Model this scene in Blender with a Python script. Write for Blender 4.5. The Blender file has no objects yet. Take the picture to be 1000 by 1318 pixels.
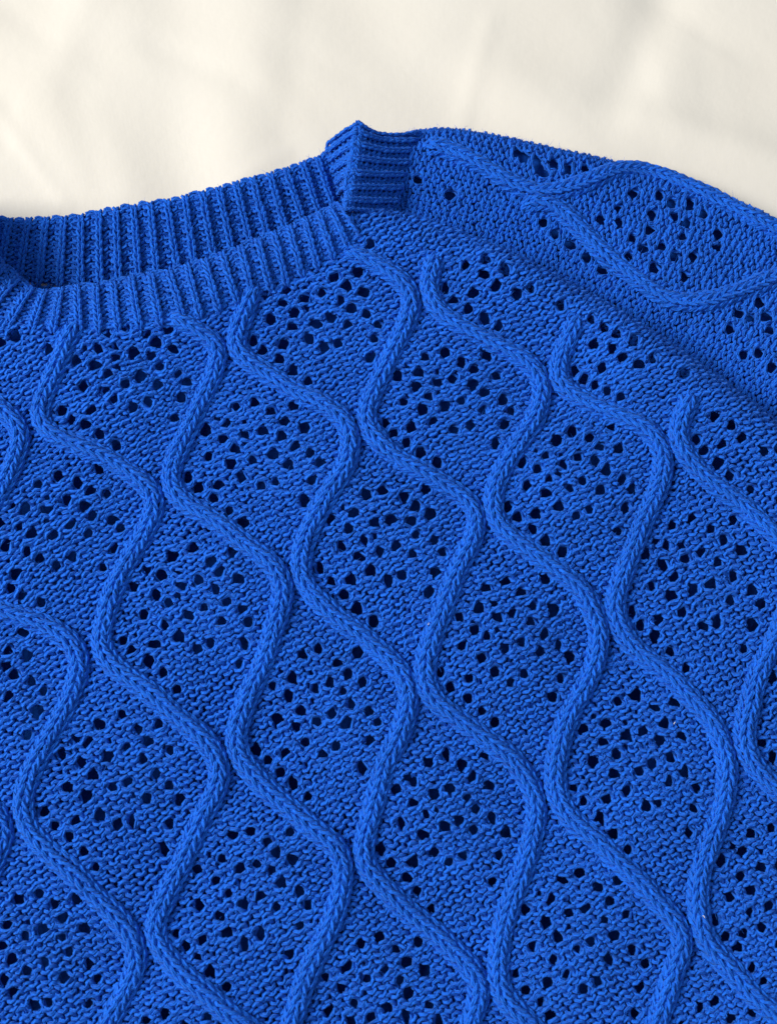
import bpy, math, random
import numpy as np
from mathutils import Vector, Matrix

rng = np.random.default_rng(7)
scene = bpy.context.scene
C = scene.collection

# ------------------------------------------------------------------ camera
PXM = 0.0004                       # one photograph pixel on the reference plane, in metres
DIST, TILT, ZREF = 0.62, math.radians(14), 0.012
HALF_H = 659 * PXM
VFOV = 2 * math.atan(HALF_H / DIST)
cam = bpy.data.cameras.new('camera')
cam_o = bpy.data.objects.new('camera', cam)
C.objects.link(cam_o)
cam.sensor_fit = 'VERTICAL'
cam.angle = VFOV
cam.clip_start, cam.clip_end = 0.01, 50
CAM = np.array([0.0, -math.sin(TILT) * DIST, math.cos(TILT) * DIST + ZREF])
cam_o.location = CAM
cam_o.rotation_euler = (TILT, 0, 0)
cam.dof.use_dof = True
cam.dof.focus_distance = DIST + 0.01
cam.dof.aperture_fstop = 9.0
cam.lens = cam.lens
scene.camera = cam_o
FPX = 659 / math.tan(VFOV / 2)
RIGHT = np.array([1.0, 0, 0])
UP = np.array([0, math.cos(TILT), math.sin(TILT)])
FWD = np.array([0, math.sin(TILT), -math.cos(TILT)])

# ------------------------------------------------------------------ light
world = bpy.data.worlds.new('World')
scene.world = world
world.use_nodes = True
wb = world.node_tree.nodes['Background']
wb.inputs[0].default_value = (0.80, 0.88, 1.0, 1)
wb.inputs[1].default_value = 0.43


def window_light(loc, target, size_x, size_y, power, col):
    l = bpy.data.lights.new('window_light', 'AREA')
    l.shape = 'RECTANGLE'
    l.size, l.size_y = size_x, size_y
    l.energy = power
    l.color = col
    o = bpy.data.objects.new('window_light', l)
    C.objects.link(o)
    o.location = loc
    d = Vector(target) - Vector(loc)
    o.rotation_euler = d.to_track_quat('-Z', 'Y').to_euler()
    return o


window_light((-2.85, 0.30, 2.45), (0, 0.0, 0), 2.0, 1.6, 192, (1.0, 0.97, 0.93))
scene.view_settings.view_transform = 'Standard'
scene.view_settings.look = 'None'
scene.view_settings.exposure = 0.0
scene.view_settings.gamma = 1.0

# ------------------------------------------------------------------ helpers


def W(px, h):
    """Photograph pixel (n,2) and height h (n) -> point in the place (n,3)."""
    px = np.asarray(px, float)
    x = (px[..., 0] - 500) / FPX
    y = -(px[..., 1] - 659) / FPX
    d = x[..., None] * RIGHT + y[..., None] * UP + FWD
    k = (np.asarray(h) - CAM[2]) / d[..., 2]
    return CAM + k[..., None] * d


def smoothstep(a, b, x):
    t = np.clip((x - a) / (b - a), 0, 1)
    return t * t * (3 - 2 * t)


def norm(v):
    return v / np.maximum(np.linalg.norm(v, axis=-1, keepdims=True), 1e-12)


def catmull(pts, u):
    """smooth curve through pts at float index u"""
    pts = np.asarray(pts, float)
    n = len(pts)
    u = np.clip(np.asarray(u, float), -0.999, n - 0.001)
    ext = np.vstack([2 * pts[0] - pts[1], 2 * (2 * pts[0] - pts[1]) - pts[0] - (pts[1] - pts[0]) * 0, pts])
    ext = np.vstack([3 * pts[0] - 2 * pts[1], 2 * pts[0] - pts[1], pts, 2 * pts[-1] - pts[-2], 3 * pts[-1] - 2 * pts[-2]])
    i = np.floor(u).astype(int)
    f = (u - i)[..., None]
    i = np.clip(i + 2, 1, len(ext) - 3)
    p0, p1, p2, p3 = ext[i - 1], ext[i], ext[i + 1], ext[i + 2]
    return 0.5 * (2 * p1 + (p2 - p0) * f + (2 * p0 - 5 * p1 + 4 * p2 - p3) * f * f + (3 * p1 - p0 - 3 * p2 + p3) * f ** 3)


def resample(pts, step):
    """dense polyline through pts, evenly spaced"""
    d = catmull(pts, np.linspace(0, len(pts) - 1, 60 * len(pts)))
    L = np.concatenate([[0], np.cumsum(np.linalg.norm(np.diff(d, axis=0), axis=1))])
    q = np.arange(0, L[-1], step)
    return np.stack([np.interp(q, L, d[:, i]) for i in range(d.shape[1])], 1)


def value_noise(shape, x, y, seed):
    """smooth random field with unit cells, in -1..1"""
    g = np.random.default_rng(seed).uniform(-1, 1, shape)
    x = np.clip(x, 0, shape[0] - 1.001)
    y = np.clip(y, 0, shape[1] - 1.001)
    i, j = x.astype(int), y.astype(int)
    fx, fy = x - i, y - j
    fx, fy = fx * fx * (3 - 2 * fx), fy * fy * (3 - 2 * fy)
    return (g[i, j] * (1 - fx) + g[i + 1, j] * fx) * (1 - fy) + (g[i, j + 1] * (1 - fx) + g[i + 1, j + 1] * fx) * fy


class Mesh:
    def __init__(self):
        self.v, self.q, self.uv, self.n = [], [], [], 0

    def add(self, v, q, uv):
        self.v.append(v)
        self.q.append(q + self.n)
        self.uv.append(uv)
        self.n += len(v)

    def build(self, name, mat, parent=None):
        me = bpy.data.meshes.new(name)
        v = np.concatenate(self.v).astype(np.float32)
        q = np.concatenate(self.q).astype(np.int32)
        uv = np.concatenate(self.uv).astype(np.float32)
        used = np.zeros(len(v), bool)
        used[q.ravel()] = True
        idx = np.cumsum(used) - 1
        v, q = v[used], idx[q].astype(np.int32)
        me.vertices.add(len(v))
        me.vertices.foreach_set('co', v.ravel())
        me.loops.add(q.size)
        me.loops.foreach_set('vertex_index', q.ravel())
        me.polygons.add(len(q))
        me.polygons.foreach_set('loop_start', np.arange(0, q.size, 4, dtype=np.int32))
        me.polygons.foreach_set('use_smooth', np.ones(len(q), bool))
        l = me.uv_layers.new(name='UVMap')
        l.data.foreach_set('uv', uv.ravel())
        me.update()
        me.validate()
        me.materials.append(mat)
        o = bpy.data.objects.new(name, me)
        C.objects.link(o)
        if parent:
            o.parent = parent
        return o


TWIST = 0.55                                     # radians of ply twist per 2 mm of yarn


def tube(mb, P, N, rad, ok=None, sides=6, uoff=None, lobes=0.0):
    """P, N: (R, M, 3) rows of yarn centre points and surface normals; ok: (R, M) which points exist"""
    R, M = P.shape[:2]
    T = norm(np.gradient(P, axis=1))
    B = norm(np.cross(T, N))
    N2 = np.cross(B, T)
    seg = np.linalg.norm(np.diff(P, axis=1), axis=2)
    L = np.concatenate([np.zeros((R, 1)), np.cumsum(seg, axis=1)], 1) / 0.002
    if uoff is None:
        uoff = rng.uniform(0, 50, (R, 1))
    L = L + uoff
    a = np.arange(sides) / sides * 2 * np.pi + (L * TWIST if lobes else L * 0)[..., None]
    lob = np.where(np.arange(sides) % 2 == 0, 1 + lobes, 1 - lobes)
    rad = np.broadcast_to(rad, (R, M))[..., None] * lob
    V = P[:, :, None, :] + (rad * np.cos(a))[..., None] * B[:, :, None, :] + (rad * np.sin(a))[..., None] * N2[:, :, None, :]
    good = np.ones((R, M - 1), bool) if ok is None else (ok[:, 1:] & ok[:, :-1])
    r, m = np.nonzero(good)
    if len(r) == 0:
        return
    base = (r * M + m) * sides
    j = np.arange(sides)
    j2 = (j + 1) % sides
    q = np.stack([base[:, None] + j, base[:, None] + sides + j, base[:, None] + sides + j2, base[:, None] + j2], 2)
    u0, u1 = L[r, m], L[r, m + 1]
    uv = np.empty((len(r), sides, 4, 2))
    uv[:, :, 0, 0] = uv[:, :, 3, 0] = u0[:, None]
    uv[:, :, 1, 0] = uv[:, :, 2, 0] = u1[:, None]
    uv[:, :, 0, 1] = uv[:, :, 1, 1] = j / sides
    uv[:, :, 2, 1] = uv[:, :, 3, 1] = (j + 1) / sides
    mb.add(V.reshape(-1, 3), q.reshape(-1, 4), uv.reshape(-1, 2))


FUZZ = []                                       # (points, normals) from which loose fibres grow


def knit(mb, pos, s0, s1, t0, t1, face, rad=0.0009, d=0.0009, a=1.0, H=0.85, seg=12, sides=6, mask=None,
         jit=0.10, warp=None, seed=1, raise_=None, fuzz=0.0, edge_ok=None):
    """Rows of real knitted loops. pos(s,t)->(px, height); face(s)->-1 knit side up, +1 purl side up."""
    nt = int(t1 - t0)
    M = int((s1 - s0) * seg) + 1
    s = np.broadcast_to(np.linspace(s0, s1, M), (nt, M))
    t = np.broadcast_to((t0 + np.arange(nt))[:, None], (nt, M)).astype(float)
    th = 2 * np.pi * s
    sh = (nt + 8, int(s1 - s0) + 8)
    n1 = value_noise(sh, t - t0 + 2, s - s0 + 2, seed)
    n2 = value_noise(sh, t - t0 + 2, s - s0 + 2, seed + 1)
    n3 = value_noise((sh[0] * 2, sh[1] * 2), (t - t0) * 2 + 2, (s - s0) * 2 + 2, seed + 2)
    ja = 1 + 0.30 * n3
    ss = s + a * np.sin(2 * th) / (2 * np.pi) * ja + jit * n1
    tt = t + H * np.cos(th) * (1 + 0.14 * n3) + jit * 1.2 * n2
    D = face(s) * d * np.cos(2 * th) + 0.00035 * n1
    if raise_ is not None:
        D = D + raise_(s, t)

    def P_(ss_, tt_):
        px, h = pos(ss_, tt_)
        if warp is not None:
            px = warp(px)
        return px, W(px, h)

    px, P0 = P_(ss, tt)
    e = 0.3
    bpx, bh = pos(ss, tt)
    b0 = W(bpx, bh)
    q, hq = pos(ss + e, tt)
    b1 = W(q, hq)
    q, hq = pos(ss, tt + e)
    b2 = W(q, hq)
    N = norm(np.cross(b1 - b0, b2 - b0))
    N = np.where(N[..., 2:3] < 0, -N, N)
    P = P0 + N * D[..., None]
    ok = np.ones(ss.shape, bool) if mask is None else mask(px, ss, tt)
    r = rad * (1 + 0.13 * n2)
    tube(mb, P, N, r, ok, sides, lobes=0.16)
    if fuzz > 0:
        pick = (rng.random(ok.shape) < fuzz) & ok & (D > -0.0002)
        FUZZ.append((P[pick], N[pick], norm(np.gradient(P, axis=1))[pick]))


def empty(name, loc, parent=None):
    o = bpy.data.objects.new(name, None)
    o.empty_display_size = 0.02
    C.objects.link(o)
    o.location = loc
    if parent:
        o.parent = parent
    return o


# ------------------------------------------------------------------ materials


def nodes_of(m):
    m.use_nodes = True
    nt = m.node_tree
    return nt, nt.nodes['Principled BSDF']


def mth(nt, op, a, b=None):
    n = nt.nodes.new('ShaderNodeMath')
    n.operation = op
    for i, v in enumerate((a, b)):
        if v is None:
            continue
        if isinstance(v, (int, float)):
            n.inputs[i].default_value = v
        else:
            nt.links.new(v, n.inputs[i])
    return n.outputs[0]


BLUE = (0.006, 0.118, 0.74)


def yarn_material(name, col=BLUE):
    m = bpy.data.materials.new(name)
    nt, b = nodes_of(m)
    uv = nt.nodes.new('ShaderNodeUVMap')
    sep = nt.nodes.new('ShaderNodeSeparateXYZ')
    nt.links.new(uv.outputs[0], sep.inputs[0])
    u, v = sep.outputs[0], sep.outputs[1]
    # plies: strands wound slowly round the yarn
    ph = mth(nt, 'ADD', mth(nt, 'MULTIPLY', v, 4.0), 0.0)
    ply = mth(nt, 'SINE', mth(nt, 'MULTIPLY', ph, 2 * math.pi))
    # fibres along the yarn
    cmb = nt.nodes.new('ShaderNodeCombineXYZ')
    nt.links.new(mth(nt, 'MULTIPLY', u, 0.9), cmb.inputs[0])
    nt.links.new(mth(nt, 'MULTIPLY', ph, 3.0), cmb.inputs[1])
    nz = nt.nodes.new('ShaderNodeTexNoise')
    nz.inputs['Scale'].default_value = 1.6
    nz.inputs['Detail'].default_value = 3
    nt.links.new(cmb.outputs[0], nz.inputs['Vector'])
    hgt = mth(nt, 'ADD', mth(nt, 'MULTIPLY', ply, 0.5), mth(nt, 'MULTIPLY', nz.outputs[0], 1.4))
    bmp = nt.nodes.new('ShaderNodeBump')
    bmp.inputs['Strength'].default_value = 0.85
    bmp.inputs['Distance'].default_value = 0.0008
    nt.links.new(hgt, bmp.inputs['Height'])
    nt.links.new(bmp.outputs[0], b.inputs['Normal'])
    # dyed cotton: uneven dye between fibres, raised ones painted lighter as highlights
    ramp = nt.nodes.new('ShaderNodeMix')
    ramp.data_type = 'RGBA'
    ramp.inputs[6].default_value = (col[0] * 0.6, col[1] * 0.74, col[2] * 0.86, 1)
    ramp.inputs[7].default_value = (col[0] * 3.2, col[1] * 1.7, min(col[2] * 1.22, 0.86), 1)
    nt.links.new(mth(nt, 'MULTIPLY', mth(nt, 'SUBTRACT', nz.outputs[0], 0.32), 2.8), ramp.inputs[0])
    tc = nt.nodes.new('ShaderNodeTexCoord')
    n3 = nt.nodes.new('ShaderNodeTexNoise')
    n3.inputs['Scale'].default_value = 45
    n3.inputs['Detail'].default_value = 6
    nt.links.new(tc.outputs['Object'], n3.inputs['Vector'])
    hsv = nt.nodes.new('ShaderNodeHueSaturation')
    nt.links.new(mth(nt, 'ADD', mth(nt, 'MULTIPLY', n3.outputs[0], 0.34), 0.85), hsv.inputs['Value'])
    nt.links.new(ramp.outputs[2], hsv.inputs['Color'])
    nt.links.new(hsv.outputs[0], b.inputs['Base Color'])
    b.inputs['Roughness'].default_value = 0.9
    b.inputs['Specular IOR Level'].default_value = 0.12
    b.inputs['Sheen Weight'].default_value = 0.16
    b.inputs['Sheen Roughness'].default_value = 0.5
    b.inputs['Sheen Tint'].default_value = (0.25, 0.45, 1.0, 1)
    return m


YARN = yarn_material('blue_cotton_yarn')


def shaded_blue():
    m = bpy.data.materials.new('shaded_blue_backing')
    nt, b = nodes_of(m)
    b.inputs['Base Color'].default_value = (BLUE[0] * 0.5, BLUE[1] * 0.5, BLUE[2] * 0.5, 1)  # yarn blue darkened: shade behind the lace holes put into the colour
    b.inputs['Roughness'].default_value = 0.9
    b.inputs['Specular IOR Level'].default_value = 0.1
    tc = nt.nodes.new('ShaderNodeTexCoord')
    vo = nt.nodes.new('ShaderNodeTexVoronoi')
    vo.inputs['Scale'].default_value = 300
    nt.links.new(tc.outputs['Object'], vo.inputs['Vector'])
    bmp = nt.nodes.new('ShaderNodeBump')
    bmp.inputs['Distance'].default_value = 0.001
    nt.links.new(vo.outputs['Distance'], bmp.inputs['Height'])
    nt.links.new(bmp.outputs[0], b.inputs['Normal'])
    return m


BACKING = shaded_blue()


def fibre_material():
    m = bpy.data.materials.new('blue_fibre')
    nt, b = nodes_of(m)
    b.inputs['Base Color'].default_value = (0.012, 0.14, 0.75, 1)
    b.inputs['Roughness'].default_value = 0.8
    return m


FIBRE = fibre_material()


def sheet_material():
    m = bpy.data.materials.new('cream_cotton')
    nt, b = nodes_of(m)
    tc = nt.nodes.new('ShaderNodeTexCoord')
    nz = nt.nodes.new('ShaderNodeTexNoise')
    nz.inputs['Scale'].default_value = 9
    nz.inputs['Detail'].default_value = 5
    nt.links.new(tc.outputs['Object'], nz.inputs['Vector'])
    mx = nt.nodes.new('ShaderNodeMix')
    mx.data_type = 'RGBA'
    mx.inputs[6].default_value = (0.735, 0.685, 0.59, 1)
    mx.inputs[7].default_value = (0.78, 0.74, 0.655, 1)
    nt.links.new(nz.outputs[0], mx.inputs[0])
    nt.links.new(mx.outputs[2], b.inputs['Base Color'])
    b.inputs['Roughness'].default_value = 0.5
    b.inputs['Specular IOR Level'].default_value = 0.35
    wv = []
    for i in (0, 1):
        w = nt.nodes.new('ShaderNodeTexWave')
        w.bands_direction = 'XY'[i]
        w.inputs['Scale'].default_value = 420
        w.inputs['Distortion'].default_value = 1.5
        w.inputs['Detail'].default_value = 2
        nt.links.new(tc.outputs['Object'], w.inputs['Vector'])
        wv.append(w.outputs['Fac'])
    n2 = nt.nodes.new('ShaderNodeTexNoise')
    n2.inputs['Scale'].default_value = 170
    n2.inputs['Detail'].default_value = 6
    nt.links.new(tc.outputs['Object'], n2.inputs['Vector'])
    h = mth(nt, 'ADD', mth(nt, 'MULTIPLY', mth(nt, 'ADD', wv[0], wv[1]), 0.25), mth(nt, 'MULTIPLY', n2.outputs[0], 4.0))
    bmp = nt.nodes.new('ShaderNodeBump')
    bmp.inputs['Strength'].default_value = 0.22
    bmp.inputs['Distance'].default_value = 0.0002
    nt.links.new(h, bmp.inputs['Height'])
    nt.links.new(bmp.outputs[0], b.inputs['Normal'])
    return m


# ------------------------------------------------------------------ bed sheet under the jumper


def grid_mesh(xs, ys, zf, keep=None):
    X, Y = np.meshgrid(xs, ys)
    Z = zf(X, Y)
    v = np.stack([X, Y, Z], 2).reshape(-1, 3)
    nx, ny = len(xs), len(ys)
    i = np.arange(nx - 1)
    j = np.arange(ny - 1)
    I, J = np.meshgrid(i, j)
    b = (J * nx + I).ravel()
    q = np.stack([b, b + 1, b + 1 + nx, b + nx], 1)
    if keep is not None:
        k = keep(X, Y).ravel()
        q = q[k[q].all(1)]
    mb = Mesh()
    uv = v[q.ravel()][:, :2]
    mb.add(v, q, uv)
    return mb


def sheet_z(X, Y):
    z = 0.0 * X

    def ridge(x0, y0, x1, y1, w, h):
        a, b_ = W(np.array([[x0, y0], [x1, y1]]), 0.0)[:, :2]
        d = b_ - a
        L = np.hypot(*d)
        d = d / L
        u = (X - a[0]) * d[0] + (Y - a[1]) * d[1]
        v = -(X - a[0]) * d[1] + (Y - a[1]) * d[0]
        w = w * PXM
        fall = np.exp(-np.maximum(0, np.maximum(-u, u - L)) ** 2 / (2 * (w * 1.6) ** 2))
        return 0.8 * h * np.exp(-v ** 2 / (2 * w * w)) * fall

    z = z + ridge(215, -60, 235, 235, 40, -0.0022)
    z = z + ridge(330, 20, 300, 230, 40, 0.0016)
    z = z + ridge(60, 120, 150, 240, 45, 0.0018)
    z = z + ridge(560, 60, 760, 150, 36, 0.0030)
    z = z + ridge(860, -20, 800, 120, 30, -0.0035)
    z = z + ridge(830, 150, 1000, 205, 26, 0.0040)
    z = z + ridge(900, 60, 1040, 20, 50, 0.0030)
    z = z + ridge(430, -40, 560, 60, 50, -0.0022)
    z = z + ridge(120, -40, 80, 60, 26, 0.0014)
    z = z + 0.0007 * (np.sin(X * 31 + Y * 17) + np.sin(X * 13 - Y * 41 + 1.3) + 0.6 * np.sin(X * 67 + Y * 53 + 2))
    r = np.random.default_rng(5)
    for _ in range(46):                                   # fine crumple creases
        x, y, a, l = r.uniform(-60, 1060), r.uniform(-60, 300), r.normal(1.2, 0.7), r.uniform(40, 170)
        z = z + ridge(x, y, x + l * math.cos(a), y + l * math.sin(a), r.uniform(9, 24), r.normal(0, 0.00048))
    return z - 0.004


sheet = grid_mesh(np.concatenate([np.linspace(-0.8, -0.26, 40), np.linspace(-0.255, 0.255, 300), np.linspace(0.26, 0.8, 40)]), np.concatenate([np.linspace(-0.8, 0.08, 60), np.linspace(0.085, 0.36, 200), np.linspace(0.37, 0.85, 40)]), sheet_z).build('bed_sheet', sheet_material())
sheet['label'] = 'cream cotton sheet with soft creases lying under the blue jumper'
sheet['category'] = 'sheet'

# ------------------------------------------------------------------ the jumper
jumper = empty('jumper', (0, 0, 0))
jumper['label'] = 'cobalt blue knitted jumper with wavy cables and lace diamonds, laid on a cream sheet'
jumper['category'] = 'jumper'


class Roll:
    """an edge line past which a panel rolls over and down"""

    def __init__(self, pts, R):
        self.p = resample(pts, 6.0)
        self.R = R
        t = norm(np.gradient(self.p, axis=0))
        self.n = np.stack([-t[:, 1], t[:, 0]], 1)           # points into the panel (below/left of a line drawn rightwards)

    def dist(self, px):
        flat = px.reshape(-1, 2)
        out = np.empty(len(flat))
        nn = np.empty((len(flat), 2))
        for i in range(0, len(flat), 20000):
            f = flat[i:i + 20000]
            d2 = ((f[:, None] - self.p[None]) ** 2).sum(2)
            j = d2.argmin(1)
            out[i:i + 20000] = ((f - self.p[j]) * self.n[j]).sum(1)
            nn[i:i + 20000] = self.n[j]
        return out.reshape(px.shape[:-1]), nn.reshape(px.shape)

    def bend(self, px):
        """crowd the stitches where the panel turns down; returns px, arc length from the rim"""
        e, n = self.dist(px)
        R = self.R
        u = e + (math.pi / 2 - 1) * R
        new = np.where(u < R * math.pi / 2, R * (1 - np.cos(np.clip(u, -R * 0.5, R * math.pi / 2) / R)), e)
        return px + n * (new - e)[..., None], u

    def drop(self, px):
        e, _ = self.dist(px)
        R = self.R
        e = np.clip(e, 0, R)
        return (R - np.sqrt(np.maximum(R * R - (R - e) ** 2, 0))) * PXM


# lattice of the cable pattern: (lane k, period tau) -> pixel
NODES = {(0, 0): (294, 450), (1, .5): (464, 553), (2, 1): (622, 662), (3, 1.5): (782, 796), (4, 2): (947, 965),
         (-1, .5): (212, 630), (0, 1): (378, 748), (1, 1.5): (538, 880), (2, 2): (702, 1020), (3, 2.5): (884, 1192),
         (-2, 1): (119, 836), (-1, 1.5): (295, 975), (0, 2): (456, 1105), (-3, 1.5): (18, 1055), (-2, 2): (188, 1212),
         (-2, 0): (44, 545), (2, 0): (538, 380), (3, .5): (709, 490), (4, 1): (860, 577),
         (5, 1.5): (1030, 722), (0, -1): (222, 175), (6, 2): (1190, 880), (1, 2.5): (625, 1262), (-1, 2.5): (355, 1350),
         (5, 2.5): (1120, 1125), (-3, .5): (-60, 760)}


class TPS:
    def __init__(self, src, dst, smooth=0.002):
        self.s = np.asarray(src, float)
        n = len(self.s)
        K = self.U(np.linalg.norm(self.s[:, None] - self.s[None], axis=2)) + smooth * np.eye(n)
        Pm = np.hstack([np.ones((n, 1)), self.s])
        A = np.zeros((n + 3, n + 3))
        A[:n, :n], A[:n, n:], A[n:, :n] = K, Pm, Pm.T
        self.w = np.linalg.solve(A, np.vstack([np.asarray(dst, float), np.zeros((3, 2))]))

    @staticmethod
    def U(r):
        return np.where(r > 1e-9, r * r * np.log(np.maximum(r, 1e-9)), 0)

    def __call__(self, x):
        f = x.reshape(-1, 2)
        out = self.w[-3] + f @ self.w[-2:]
        for i in range(len(self.s)):
            out = out + self.U(np.linalg.norm(f - self.s[i], axis=1))[:, None] * self.w[i]
        return out.reshape(x.shape)


TAU_S = 2.0                                               # a period is about twice as long as two lanes are wide
lat = TPS([(k, t * TAU_S) for k, t in NODES], list(NODES.values()))


def lattice(k, tau):
    p = lat(np.stack([np.asarray(k, float), np.asarray(tau, float) * TAU_S], -1))
    x, y = p[..., 0], p[..., 1]                           # uneven tension: the fabric is never quite regular
    dx = 2.2 * np.sin(x / 37 + y / 61 + 1) + 1.6 * np.sin(y / 23 - x / 71) + 1.2 * np.sin(x / 17 + y / 19)
    dy = 2.0 * np.sin(y / 41 - x / 53 + 2) + 1.5 * np.sin(x / 27 + y / 83) + 1.0 * np.sin(x / 15 - y / 21)
    return p + np.stack([dx, dy], -1)


FRONT_EDGE = Roll([(395, 268), (440, 266), (500, 273), (560, 289), (640, 320), (700, 349), (760, 382), (830, 424), (900, 472),
                   (950, 508), (1000, 547), (1060, 595), (1130, 660)], 30)
H_FRONT = 0.0225


def h_front(px, k=None, tau=None):
    e, _ = FRONT_EDGE.dist(px)
    h = H_FRONT + 0.0085 * np.exp(-np.maximum(e, 0) / 75) - FRONT_EDGE.drop(px)
    h = h + 0.0026 * np.sin(px[..., 0] / 130 + 0.7) * np.sin(px[..., 1] / 160) + 0.0014 * np.sin(px[..., 0] / 61 + px[..., 1] / 83) + 0.0009 * np.sin(px[..., 1] / 47 - px[..., 0] / 39) - 0.004 * smoothstep(900, 1350, px[..., 1])
    if k is not None:
        h = h - 0.0013 * np.cos(math.pi * k) * np.cos(2 * math.pi * tau)
    return h


WALES, ROWS = 9, 37                                      # stitches per lane, rows per period


def front_pos(s, t):
    k, tau = s / WALES, -t / ROWS                         # rows count upwards
    px, _ = FRONT_EDGE.bend(lattice(k, tau))
    return px, h_front(px, k, tau)


# lace: one diamond measured (zoomed pixels), repeated over the lattice
_h = np.array([(383, 420), (457, 390), (535, 445), (627, 408), (578, 500), (338, 517), (245, 550), (418, 570), (487, 543), (655, 540),
               (322, 605), (565, 585), (372, 660), (270, 693), (605, 640), (515, 683), (450, 718), (680, 690), (355, 743), (590, 742),
               (722, 745), (402, 810), (538, 842), (308, 840), (480, 865), (228, 858), (288, 915), (345, 975), (410, 1040), (186, 800),
               (697, 840), (668, 945), (240, 690)][:-1], float)
_A = np.array([[412.5, 280], [-132, 1270]])
_top = np.array([346.0, 70.0])
_small = []                                               # smaller openings between the eyelets
_r = np.random.default_rng(12)
while len(_small) < 3:
    c_ = np.array([_r.uniform(200, 720), _r.uniform(400, 900)])
    al_ = np.linalg.solve(_A, c_ - _top)
    if abs(al_[0]) < 0.62 and np.min(np.hypot(*(np.vstack([_h] + _small) - c_).T)) > 44:
        _small.append(c_[None])
_sz = np.concatenate([np.ones(len(_h)), np.full(len(_small), 0.55)])
_h = np.vstack([_h] + _small)
TEMPLATE = np.linalg.solve(_A, (_h - _top).T).T           # (dk, dtau) from the upper node
HOLES = []
for k in range(-5, 8):
    for j in range(-4, 7):
        if (k + j) % 2:
            continue
        for (dk, dt), sz in zip(TEMPLATE, _sz):
            kk, tt_ = k + dk + rng.normal(0, 0.008), j / 2 + dt + rng.normal(0, 0.003)
            p = lattice(kk, tt_)
            if -40 < p[0] < 1040 and 240 < p[1] < 1360 and FRONT_EDGE.dist(p[None])[0][0] > 17:
                HOLES.append((*FRONT_EDGE.bend(p[None])[0][0], sz * rng.uniform(0.97, 1.14)))
HOLES = np.array(HOLES)
SHOULDER_HOLES = [(x / 2.083 + 520, y / 2.083 + 160) for x, y in [
    (575, 225), (575, 265), (610, 305), (600, 355), (640, 335), (660, 285), (665, 245), (715, 215), (765, 215), (755, 268), (745, 305),
    (690, 328), (725, 355), (670, 385), (775, 355), (835, 330), (840, 298), (750, 410), (682, 192), (320, 90), (360, 120), (400, 108),
    (440, 120), (35, 150), (125, 190), (375, 265), (405, 295), (445, 325), (490, 360), (530, 395), (950, 480), (970, 520),
    (925, 520), (910, 620), (985, 655), (870, 550)]]
SHOULDER_HOLES += [(665, 197), (690, 206), (700, 224), (752, 218), (772, 283), (815, 250), (868, 280), (905, 276), (950, 405), (990, 425), (975, 455)]
SHOULDER_HOLES = np.array([(x, y, rng.uniform(0.85, 1.12)) for x, y in SHOULDER_HOLES])


def make_warp(holes, r0=7.4, R=13.2):
    def warp(px):
        px = px.copy()
        rr = np.random.default_rng(3)
        for hx, hy, sc in holes:
            ax, ay = rr.uniform(0.85, 1.12), rr.uniform(0.92, 1.18)
            dx, dy = (px[..., 0] - hx) / ax, (px[..., 1] - hy) / ay
            r, Rr = r0 * sc, R * (0.6 + 0.4 * sc)
            m = (np.abs(dx) < Rr) & (np.abs(dy) < Rr)
            x, y = dx[m], dy[m]
            rho = np.hypot(x, y) + 1e-6
            f = np.where(rho < Rr, np.sqrt(rho ** 2 + r * r * np.maximum(0, 1 - rho ** 2 / Rr ** 2)) / rho, 1.0)
            px[m] = np.stack([hx + x * f * ax, hy + y * f * ay], 1)
        return px
    return warp


def in_hole(px, holes, f=0.70, r0=7.4):
    bad = np.zeros(px.shape[:-1], bool)
    mid = px.copy()
    mid[:, :-1] = 0.5 * (px[:, :-1] + px[:, 1:])
    for hx, hy, sc in holes:
        bad |= ((mid[..., 0] - hx) ** 2 + (mid[..., 1] - hy) ** 2) < (r0 * sc * f) ** 2
    return bad


# neckband curves, one point per raised rib
FB_T = [(-38, 325), (-18, 335), (2, 347), (20, 362), (39, 376), (58, 379), (79, 377), (100, 374), (124, 372), (147, 368), (170, 363),
        (195, 358), (219, 354), (243, 348), (265, 340), (288, 332), (311, 323), (333, 314), (354, 305), (374, 297), (394, 288),
        (412, 280), (427, 272), (438, 265)]
FB_B = [(-110, 402), (-80, 407), (-52, 413), (-25, 418), (10, 421), (42, 423), (70, 424), (103, 424), (128, 424), (153, 422), (180, 419),
        (207, 415), (237, 410), (257, 405), (281, 398), (304, 388), (325, 380), (347, 371), (368, 363), (388, 353), (408, 342),
        (428, 330), (447, 317), (462, 302)]
BB_T = [(-8, 286), (13, 288), (37, 289), (60, 288), (83, 287), (105, 285), (128, 280), (150, 276), (173, 272), (194, 269), (216, 265),
        (239, 260), (261, 254), (283, 248), (305, 242), (327, 236), (349, 230), (370, 223), (391, 215), (410, 208), (428, 200)]
BB_B = [(-20, 354), (0, 356), (26, 360), (52, 363), (78, 366), (105, 374), (130, 372), (154, 366), (180, 361), (203, 355), (229, 346),
        (251, 340), (276, 334), (300, 326), (323, 318), (346, 309), (369, 300), (392, 291), (413, 282), (430, 272), (445, 262)]
SB_T = [(465, 161), (466, 172), (463, 186), (461, 204), (458, 223), (455, 241), (451, 257), (448, 271)]
SB_M = [(490, 174), (492, 181), (493, 194), (490, 208), (487, 225), (483, 242), (479, 259), (475, 273)]
SB_B = [(532, 171), (530, 181), (525, 194), (521, 209), (516, 225), (512, 242), (508, 259), (503, 275)]
SI_T = [(454, 163), (454, 173), (452, 189), (450, 207), (447, 225), (444, 245)]
SI_B = [(426, 184), (425, 195), (427, 206), (431, 219), (436, 234), (440, 250)]

_fbx = resample(FB_B, 4)


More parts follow.
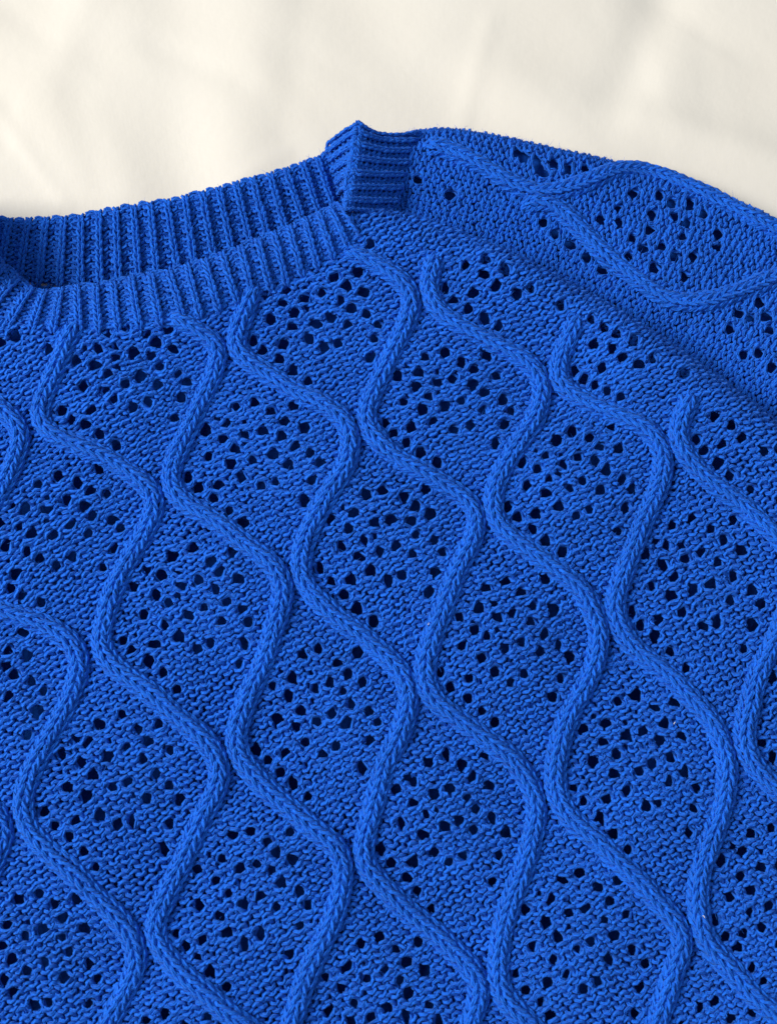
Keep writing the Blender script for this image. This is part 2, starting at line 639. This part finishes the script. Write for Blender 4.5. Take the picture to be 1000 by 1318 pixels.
def above_band(px):
    """how far a pixel lies below the lower rim of the front neckband (positive: on the panel)"""
    y = np.interp(px[..., 0], _fbx[:, 0], _fbx[:, 1], right=270)
    return px[..., 1] - y


# ---- front panel
front = Mesh()
warp_f = make_warp(HOLES)


def front_mask(px, s, t):
    raw = lattice(s / WALES, -t / ROWS)
    e, _ = FRONT_EDGE.dist(raw)
    ok = (px[..., 0] > -30) & (px[..., 0] < 1032) & (px[..., 1] < 1352) & (e > -0.55 * FRONT_EDGE.R)
    ok &= (above_band(px) > -12) | ((px[..., 0] > 455) & (px[..., 1] > 262))
    return ok & ~in_hole(px, HOLES)


knit(front, front_pos, int(-4.7 * WALES), 7 * WALES, int(-3.1 * ROWS), int(1.4 * ROWS), lambda s: np.ones_like(s), rad=0.00101, d=0.00138,
     a=1.3, H=0.86, seg=12, sides=8, mask=front_mask, warp=warp_f, seed=11, jit=0.11, fuzz=0.14)
front_panel = front.build('front_panel', YARN, jumper)

# ---- cables


def cable(px_path, h_of, parent, rw=9.9, rh=7.6, wales=2, course=13.2, phi=1.62, rad=0.00120, sink=2.6, taper=(0, 0), dive=(0, 0), seed=0, name='cable',
          d=0.00068, H=1.0, core=True):
    """a raised cord of knit stitches along a pixel path (drawn from its lower end upwards)"""
    mb = Mesh()
    path = resample(px_path, 2.0)
    h = h_of(path)
    P = W(path, h)
    L = np.concatenate([[0], np.cumsum(np.linalg.norm(np.diff(P, axis=0), axis=1))])
    tot = L[-1]
    c = course * PXM
    nt = int(tot / c) - 1
    if nt < 2:
        return None
    seg = 12
    M = wales * seg + 1
    s = np.broadcast_to(np.linspace(0, wales, M), (nt, M))
    t = np.broadcast_to((np.arange(nt) + 0.8)[:, None], (nt, M)).astype(float)
    th = 2 * np.pi * (s - 0.5)
    n1 = value_noise((nt + 6, wales + 6), t + 1, s + 1, 900 + seed * 3)
    n2 = value_noise((2 * nt + 9, 2 * wales + 6), 2 * t + 1, 2 * s + 1, 901 + seed * 3)
    ss = s + 1.65 * np.sin(2 * th) / (2 * np.pi) + 0.10 * n1
    tt = t + H * np.cos(th) * (1 + 0.12 * n2) + 0.12 * n1
    T = norm(np.gradient(P, axis=0))
    sm = np.ones(9) / 9
    T = norm(np.stack([np.convolve(np.pad(T[:, i], 4, 'edge'), sm, 'valid') for i in range(3)], 1))
    side = norm(np.cross(T, np.array([0, 0, 1.0])))
    upv = np.cross(side, T)
    if dive[0]:
        P = P - np.array([0, 0, 1.0]) * (0.0085 * (1 - smoothstep(0, dive[0] * PXM, L)))[:, None]
    if dive[1]:
        P = P - np.array([0, 0, 1.0]) * (0.0085 * (1 - smoothstep(0, dive[1] * PXM, tot - L)))[:, None]

    def at(arc, arr):
        return np.stack([np.interp(arc, L, arr[:, i]) for i in range(3)], -1)

    arc = np.clip(tt * c, 0, tot)
    ta = np.ones_like(arc)
    if taper[0]:
        ta = ta * (0.55 + 0.45 * smoothstep(0, taper[0] * PXM, arc))
    if taper[1]:
        ta = ta * (0.7 + 0.3 * smoothstep(0, taper[1] * PXM, tot - arc))
    ph = (ss / wales - 0.5) * 2 * phi
    Pc, S, U = at(arc, P), norm(at(arc, side)), norm(at(arc, upv))
    ta = ta * (1 + 0.09 * value_noise((nt // 3 + 6, 4), t / 3 + 1, s * 0 + 1, 950 + seed))
    rwm, rhm = rw * PXM * ta, rh * PXM * ta
    pos = Pc + S * (rwm * np.sin(ph))[..., None] + U * (rhm * np.cos(ph) + sink * PXM * ta)[..., None]
    N = norm(S * (np.sin(ph) * rhm)[..., None] + U * (np.cos(ph) * rwm)[..., None])
    D = -d * np.cos(2 * th) + 0.00025 * n2
    pos = pos + N * D[..., None]
    tube(mb, pos, N, rad * (1 + 0.12 * n1), None, 8, lobes=0.16)
    pick = rng.random(ss.shape) < 0.06
    FUZZ.append((pos[pick], N[pick], norm(np.gradient(pos, axis=1))[pick]))
    if core:
        cp = P + upv * (sink * PXM)
        tube(mb, cp[None, ::3], upv[None, ::3], 0.0019 if rw > 8 else 0.001, None, 8)
    return mb.build(name, YARN, parent)


def wave(x):
    return np.arcsin(0.78 * np.cos(2 * np.pi * x)) / math.asin(0.78)


def cable_path(i):
    tau = np.linspace(2.98, -1.4, 440)                   # from the hem upwards
    k = i + 0.5 - (0.5 - 0.102) * wave(tau - i / 2)
    px, _ = FRONT_EDGE.bend(lattice(k, tau))
    raw = lattice(k, tau)
    e, _ = FRONT_EDGE.dist(raw)
    ok = (px[:, 0] > -40) & (px[:, 0] < 1040) & (px[:, 1] < 1360) & (e > 2)
    ok &= np.where(px[:, 0] < 462, above_band(px) > -20, True)
    # longest run
    runs, start = [], None
    for n, o in enumerate(list(ok) + [False]):
        if o and start is None:
            start = n
        if not o and start is not None:
            runs.append((start, n))
            start = None
    return [px[a:b] for a, b in runs if b - a > 12]


n_c = 0
for i in range(-6, 7):
    for seg_ in cable_path(i):
        at_band = seg_[-1][0] < 470 and above_band(seg_[-1][None])[0] < 12
        cable(seg_[::3], lambda p: h_front(p) - 0.0006, front_panel, seed=n_c, taper=(0, 12 if at_band else 36), dive=(0, 20 if at_band else 44))
        n_c += 1

# ---- shoulder: the back panel and sleeve top folded out to the right
SH_EDGE = Roll([(470, 200), (505, 182), (527, 173), (575, 168), (640, 177), (700, 190), (760, 203), (830, 220), (900, 241), (960, 266), (1000, 286),
                (1060, 318)], 24)
SH_AXIS = [(440, 215), (500, 219), (560, 230), (620, 247), (680, 268), (740, 292), (800, 320), (860, 350), (920, 384), (980, 420),
           (1040, 458), (1100, 498)]
sh_line = resample(SH_AXIS, 2.0)
sh_len = np.arange(len(sh_line)) * 2.0
sh_t = norm(np.gradient(sh_line, axis=0))
SW, SC = 12.4, 8.6


def h_shoulder(px):
    e, _ = FRONT_EDGE.dist(px)
    return 0.0125 - 0.0068 * np.exp(-((e + 8) / 38) ** 2) - SH_EDGE.drop(px) + 0.0015 * np.sin(px[..., 0] / 60) * np.sin(px[..., 1] / 45)


def sh_pos(s, t):
    a = np.clip(t * SC, 0, sh_len[-1])
    p = np.stack([np.interp(a, sh_len, sh_line[:, 0]), np.interp(a, sh_len, sh_line[:, 1])], -1)
    tt = np.stack([np.interp(a, sh_len, sh_t[:, 0]), np.interp(a, sh_len, sh_t[:, 1])], -1)
    n = np.stack([-tt[..., 1], tt[..., 0]], -1)
    px, _ = SH_EDGE.bend(p + n * (s * SW)[..., None])
    return px, h_shoulder(px)


def sh_mask(px, s, t):
    e, _ = FRONT_EDGE.dist(px)
    e2, _ = SH_EDGE.dist(px)
    ok = (px[..., 0] > 498) & (px[..., 0] < 1035) & (e < 30) & (e2 > 0.3) & (t > 0) & (t * SC < sh_len[-1])
    return ok & ~in_hole(px, SHOULDER_HOLES)


shm = Mesh()
knit(shm, sh_pos, -19, 20, 4, 82, lambda s: np.ones_like(s), rad=0.00098, d=0.0013, a=1.35, H=0.86, seg=12, sides=8, mask=sh_mask,
     warp=make_warp(SHOULDER_HOLES), seed=31, jit=0.10, fuzz=0.3)
shoulder = shm.build('sleeve', YARN, jumper)
SH_CABLES = [
    [(1040, 322), (1000, 300), (952, 275), (894, 247), (850, 229), (815, 221), (785, 224), (745, 240), (702, 250), (664, 241), (616, 213), (568, 193),
     (528, 188)],
    [(1040, 350), (1000, 358), (928, 384), (885, 391), (855, 385), (832, 371), (800, 348), (770, 323), (726, 277), (700, 263), (676, 264), (655, 274)],
]
for n, p in enumerate(SH_CABLES):
    cable(p, lambda q: h_shoulder(q) - 0.0005, shoulder, seed=60 + n, rw=10.5, rh=8.0, course=12.6, taper=(0, 30), dive=(0, 34))

# ---- neckbands


def band(name, T, B, hT, hB, courses, Mid=None, seed=0, hmid=0.0, parent=None):
    T, B = np.asarray(T, float), np.asarray(B, float)
    Mi = 0.5 * (T + B) if Mid is None else np.asarray(Mid, float)
    Mc = 2 * Mi - 0.5 * (T + B)
    nr = len(T)

    def pos(s, t):
        u = (s - 0.30 / np.pi * np.sin(np.pi * s)) / 2          # knit columns pull in, purl columns spread
        al = np.clip((t - courses) * 0.75, 0, 2.6)
        v = (np.clip(t / courses, -0.2, 1.0) + 0.9 / courses * np.sin(al))[..., None]
        p = catmull(B, u) * (1 - v) ** 2 + 2 * v * (1 - v) * catmull(Mc, u) + catmull(T, u) * v * v
        v = v[..., 0]
        hb = hB(p) if callable(hB) else hB
        return p, hb * (1 - v) + hT * v + hmid * 4 * v * (1 - v) - 0.0022 * (1 - np.cos(al))

    def face(s):
        return -np.clip(1.6 * np.cos(np.pi * s), -1, 1)

    def lift(s, t):
        return (0.0014 * np.cos(np.pi * s) + 0.0002) * (0.12 + 0.88 * smoothstep(courses + 0.4, courses - 1.6, t))

    smax = 2 * (nr - 1)
    base = Mesh()
    # the recessed purl columns between the ribs, one strip of the band
    args = dict(rad=0.00092, d=0.0008, a=1.5, H=0.9, seg=12, sides=8, raise_=lift, jit=0.08, fuzz=0.2)
    for j in range(nr - 1):
        knit(base, pos, 2 * j + 0.5, 2 * j + 1.5, 0, courses + 2, face, seed=500 + seed + j * 5, **args)
    o = base.build(name, YARN, parent or jumper)
    # lining of the doubled band
    u = np.linspace(0, smax, smax * 2 + 1)
    v = np.linspace(-0.2, courses + 1.2, 14)
    Uu, Vv = np.meshgrid(u, v)
    p, h = pos(Uu, Vv)
    G = W(p, h - 0.0017)
    nx, ny = len(u), len(v)
    I, J = np.meshgrid(np.arange(nx - 1), np.arange(ny - 1))
    b = (J * nx + I).ravel()
    q = np.stack([b, b + 1, b + 1 + nx, b + nx], 1)
    lm = Mesh()
    lm.add(G.reshape(-1, 3), q, np.zeros((q.size, 2)))
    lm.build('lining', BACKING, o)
    args['rad'] = 0.00092
    for j in range(nr):
        rb = Mesh()
        knit(rb, pos, max(2 * j - 0.5, 0), min(2 * j + 0.5, smax), 0, courses + 2, face, seed=700 + seed + j * 5, **args)
        rb.build('rib', YARN, o)
    return o


band('back_neckband', BB_T, BB_B, 0.013, 0.0035, 10, seed=1)
band('front_neckband', FB_T, FB_B, 0.0245, lambda p: h_front(p) + 0.0005, 8, seed=40, hmid=0.002)
band('shoulder_neckband', SB_T, SB_B, 0.0295, 0.0125, 9, Mid=SB_M, seed=90)
band('shoulder_neckband', [(-24 - (x - 446) * 1.2, y + 75) for x, y in SB_T], [(-26 - (x - 446) * 1.2, y + 75) for x, y in SB_B], 0.042, 0.0125, 9, seed=150)
_in = band('shoulder_neckband_inside', SI_T, SI_B, 0.0290, 0.012, 5, seed=120)

# the folded rim where outside and inside of the band meet
cable([(447, 270), (450, 250), (454, 228), (457, 206), (459, 186), (461, 168), (460, 153)], lambda q: np.full(len(q), 0.0285), _in, rw=5.0, rh=4.0, course=8.0,
      rad=0.00085, sink=0, seed=95, name='bound_edge', phi=1.9, dive=(8, 6), taper=(8, 10))

# ---- the back of the jumper, painted darker for the shade behind lace and collar
_bb = resample(BB_B, 4)


def back_keep(X, Y):
    P = np.stack([X, Y, np.full_like(X, 0.002)], -1)
    r = P - CAM
    dz = r @ FWD
    px = np.stack([(r @ RIGHT) / dz * FPX + 500, -(r @ UP) / dz * FPX + 659], -1)
    e, _ = SH_EDGE.dist(px)
    yb = np.interp(px[..., 0], _bb[:, 0], _bb[:, 1])
    return (((px[..., 1] > yb + 2) & (px[..., 0] < 450)) | ((px[..., 0] >= 450) & (e > 9))) & (px[..., 1] < 1364) & (px[..., 0] > -42) & (px[..., 0] < 1044)


def back_z(X, Y):
    P = np.stack([X, Y, np.full_like(X, 0.004)], -1)
    r = P - CAM
    dz = r @ FWD
    px = np.stack([(r @ RIGHT) / dz * FPX + 500, -(r @ UP) / dz * FPX + 659], -1)
    e, _ = SH_EDGE.dist(px)
    ef, _ = FRONT_EDGE.dist(px)
    w = smoothstep(10, -20, ef) * (px[..., 0] > 440)
    # cut edges raised towards the front as an added wall against stray light
    rim = np.clip(h_front(px) - 0.0032, 0, 0.03) * np.maximum(np.maximum(smoothstep(6, -13, px[..., 0]) * smoothstep(425, 445, px[..., 1]), smoothstep(996, 1015, px[..., 0]) * smoothstep(560, 600, px[..., 1])),
                              smoothstep(1316, 1335, px[..., 1]))
    return 0.001 + 0.0006 * np.sin(X * 60) * np.sin(Y * 50) + w * np.clip(h_shoulder(px) - 0.007, 0, 0.02) + rim * (1 - w)


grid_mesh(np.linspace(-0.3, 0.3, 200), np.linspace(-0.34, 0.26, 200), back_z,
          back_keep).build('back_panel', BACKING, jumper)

# ---- loose fibres standing off the yarn
P = np.concatenate([f[0] for f in FUZZ])
N = np.concatenate([f[1] for f in FUZZ])
T = np.concatenate([f[2] for f in FUZZ])
pick = rng.permutation(len(P))[:42000]
P, N, T = P[pick], N[pick], T[pick]
n = len(P)
ln = 0.0012 + np.minimum(rng.exponential(0.0010, (n, 1)), 0.004)
dirv = norm(N * rng.uniform(0.1, 0.8, (n, 1)) + rng.normal(0, 0.7, (n, 3)) + T * 0.5)
dir2 = norm(dirv + rng.normal(0, 0.7, (n, 3)))
st = np.linspace(0, 1, 3)[None, :, None]
F = P[:, None] + N[:, None] * 0.0006 + dirv[:, None] * ln[:, None] * st * (1 - 0.5 * st) + dir2[:, None] * ln[:, None] * 0.5 * st * st
fm = Mesh()
tube(fm, F, np.broadcast_to(norm(rng.normal(0, 1, (n, 3)))[:, None], F.shape), np.array([1, .8, .3]) * 0.00008, None, 3)
fz = fm.build('loose_fibres', FIBRE, jumper)
fz['kind'] = 'stuff'

# ------------------------------------------------------------------ lint caught on the wool
lint_mat = bpy.data.materials.new('white_lint')
_nt, _b = nodes_of(lint_mat)
_b.inputs['Base Color'].default_value = (0.8, 0.8, 0.78, 1)
_b.inputs['Roughness'].default_value = 0.9
for (x, y), place in (((551, 803), 'on a cable edge, near the middle of the jumper'),
                      ((868, 931), 'near the right edge of a lace diamond at lower right'),
                      ((905, 1180), 'on a cable at lower right, just above the bottom'),
                      ((929, 516), 'just inside the shoulder fold on the right')):
    c = W(np.array([[x, y]]), h_front(np.array([[x, y]], float)) + (0.0062 if y in (803, 1180) else 0.0022))[0]
    th = np.linspace(0, 2.2, 9)
    r0 = 0.0005
    pts = np.stack([c[0] + r0 * np.cos(th + x), c[1] + r0 * np.sin(th * 1.7 + y), c[2] + 0.0002 * np.sin(3 * th)], 1)
    lm = Mesh()
    tube(lm, pts[None], np.broadcast_to(np.array([0, 0, 1.0]), pts.shape)[None], 0.00016, None, 5)
    lo = lm.build('lint', lint_mat)
    lo['label'] = 'white lint speck ' + place
    lo['category'] = 'lint'
    lo['group'] = 'white lint specks on the jumper'
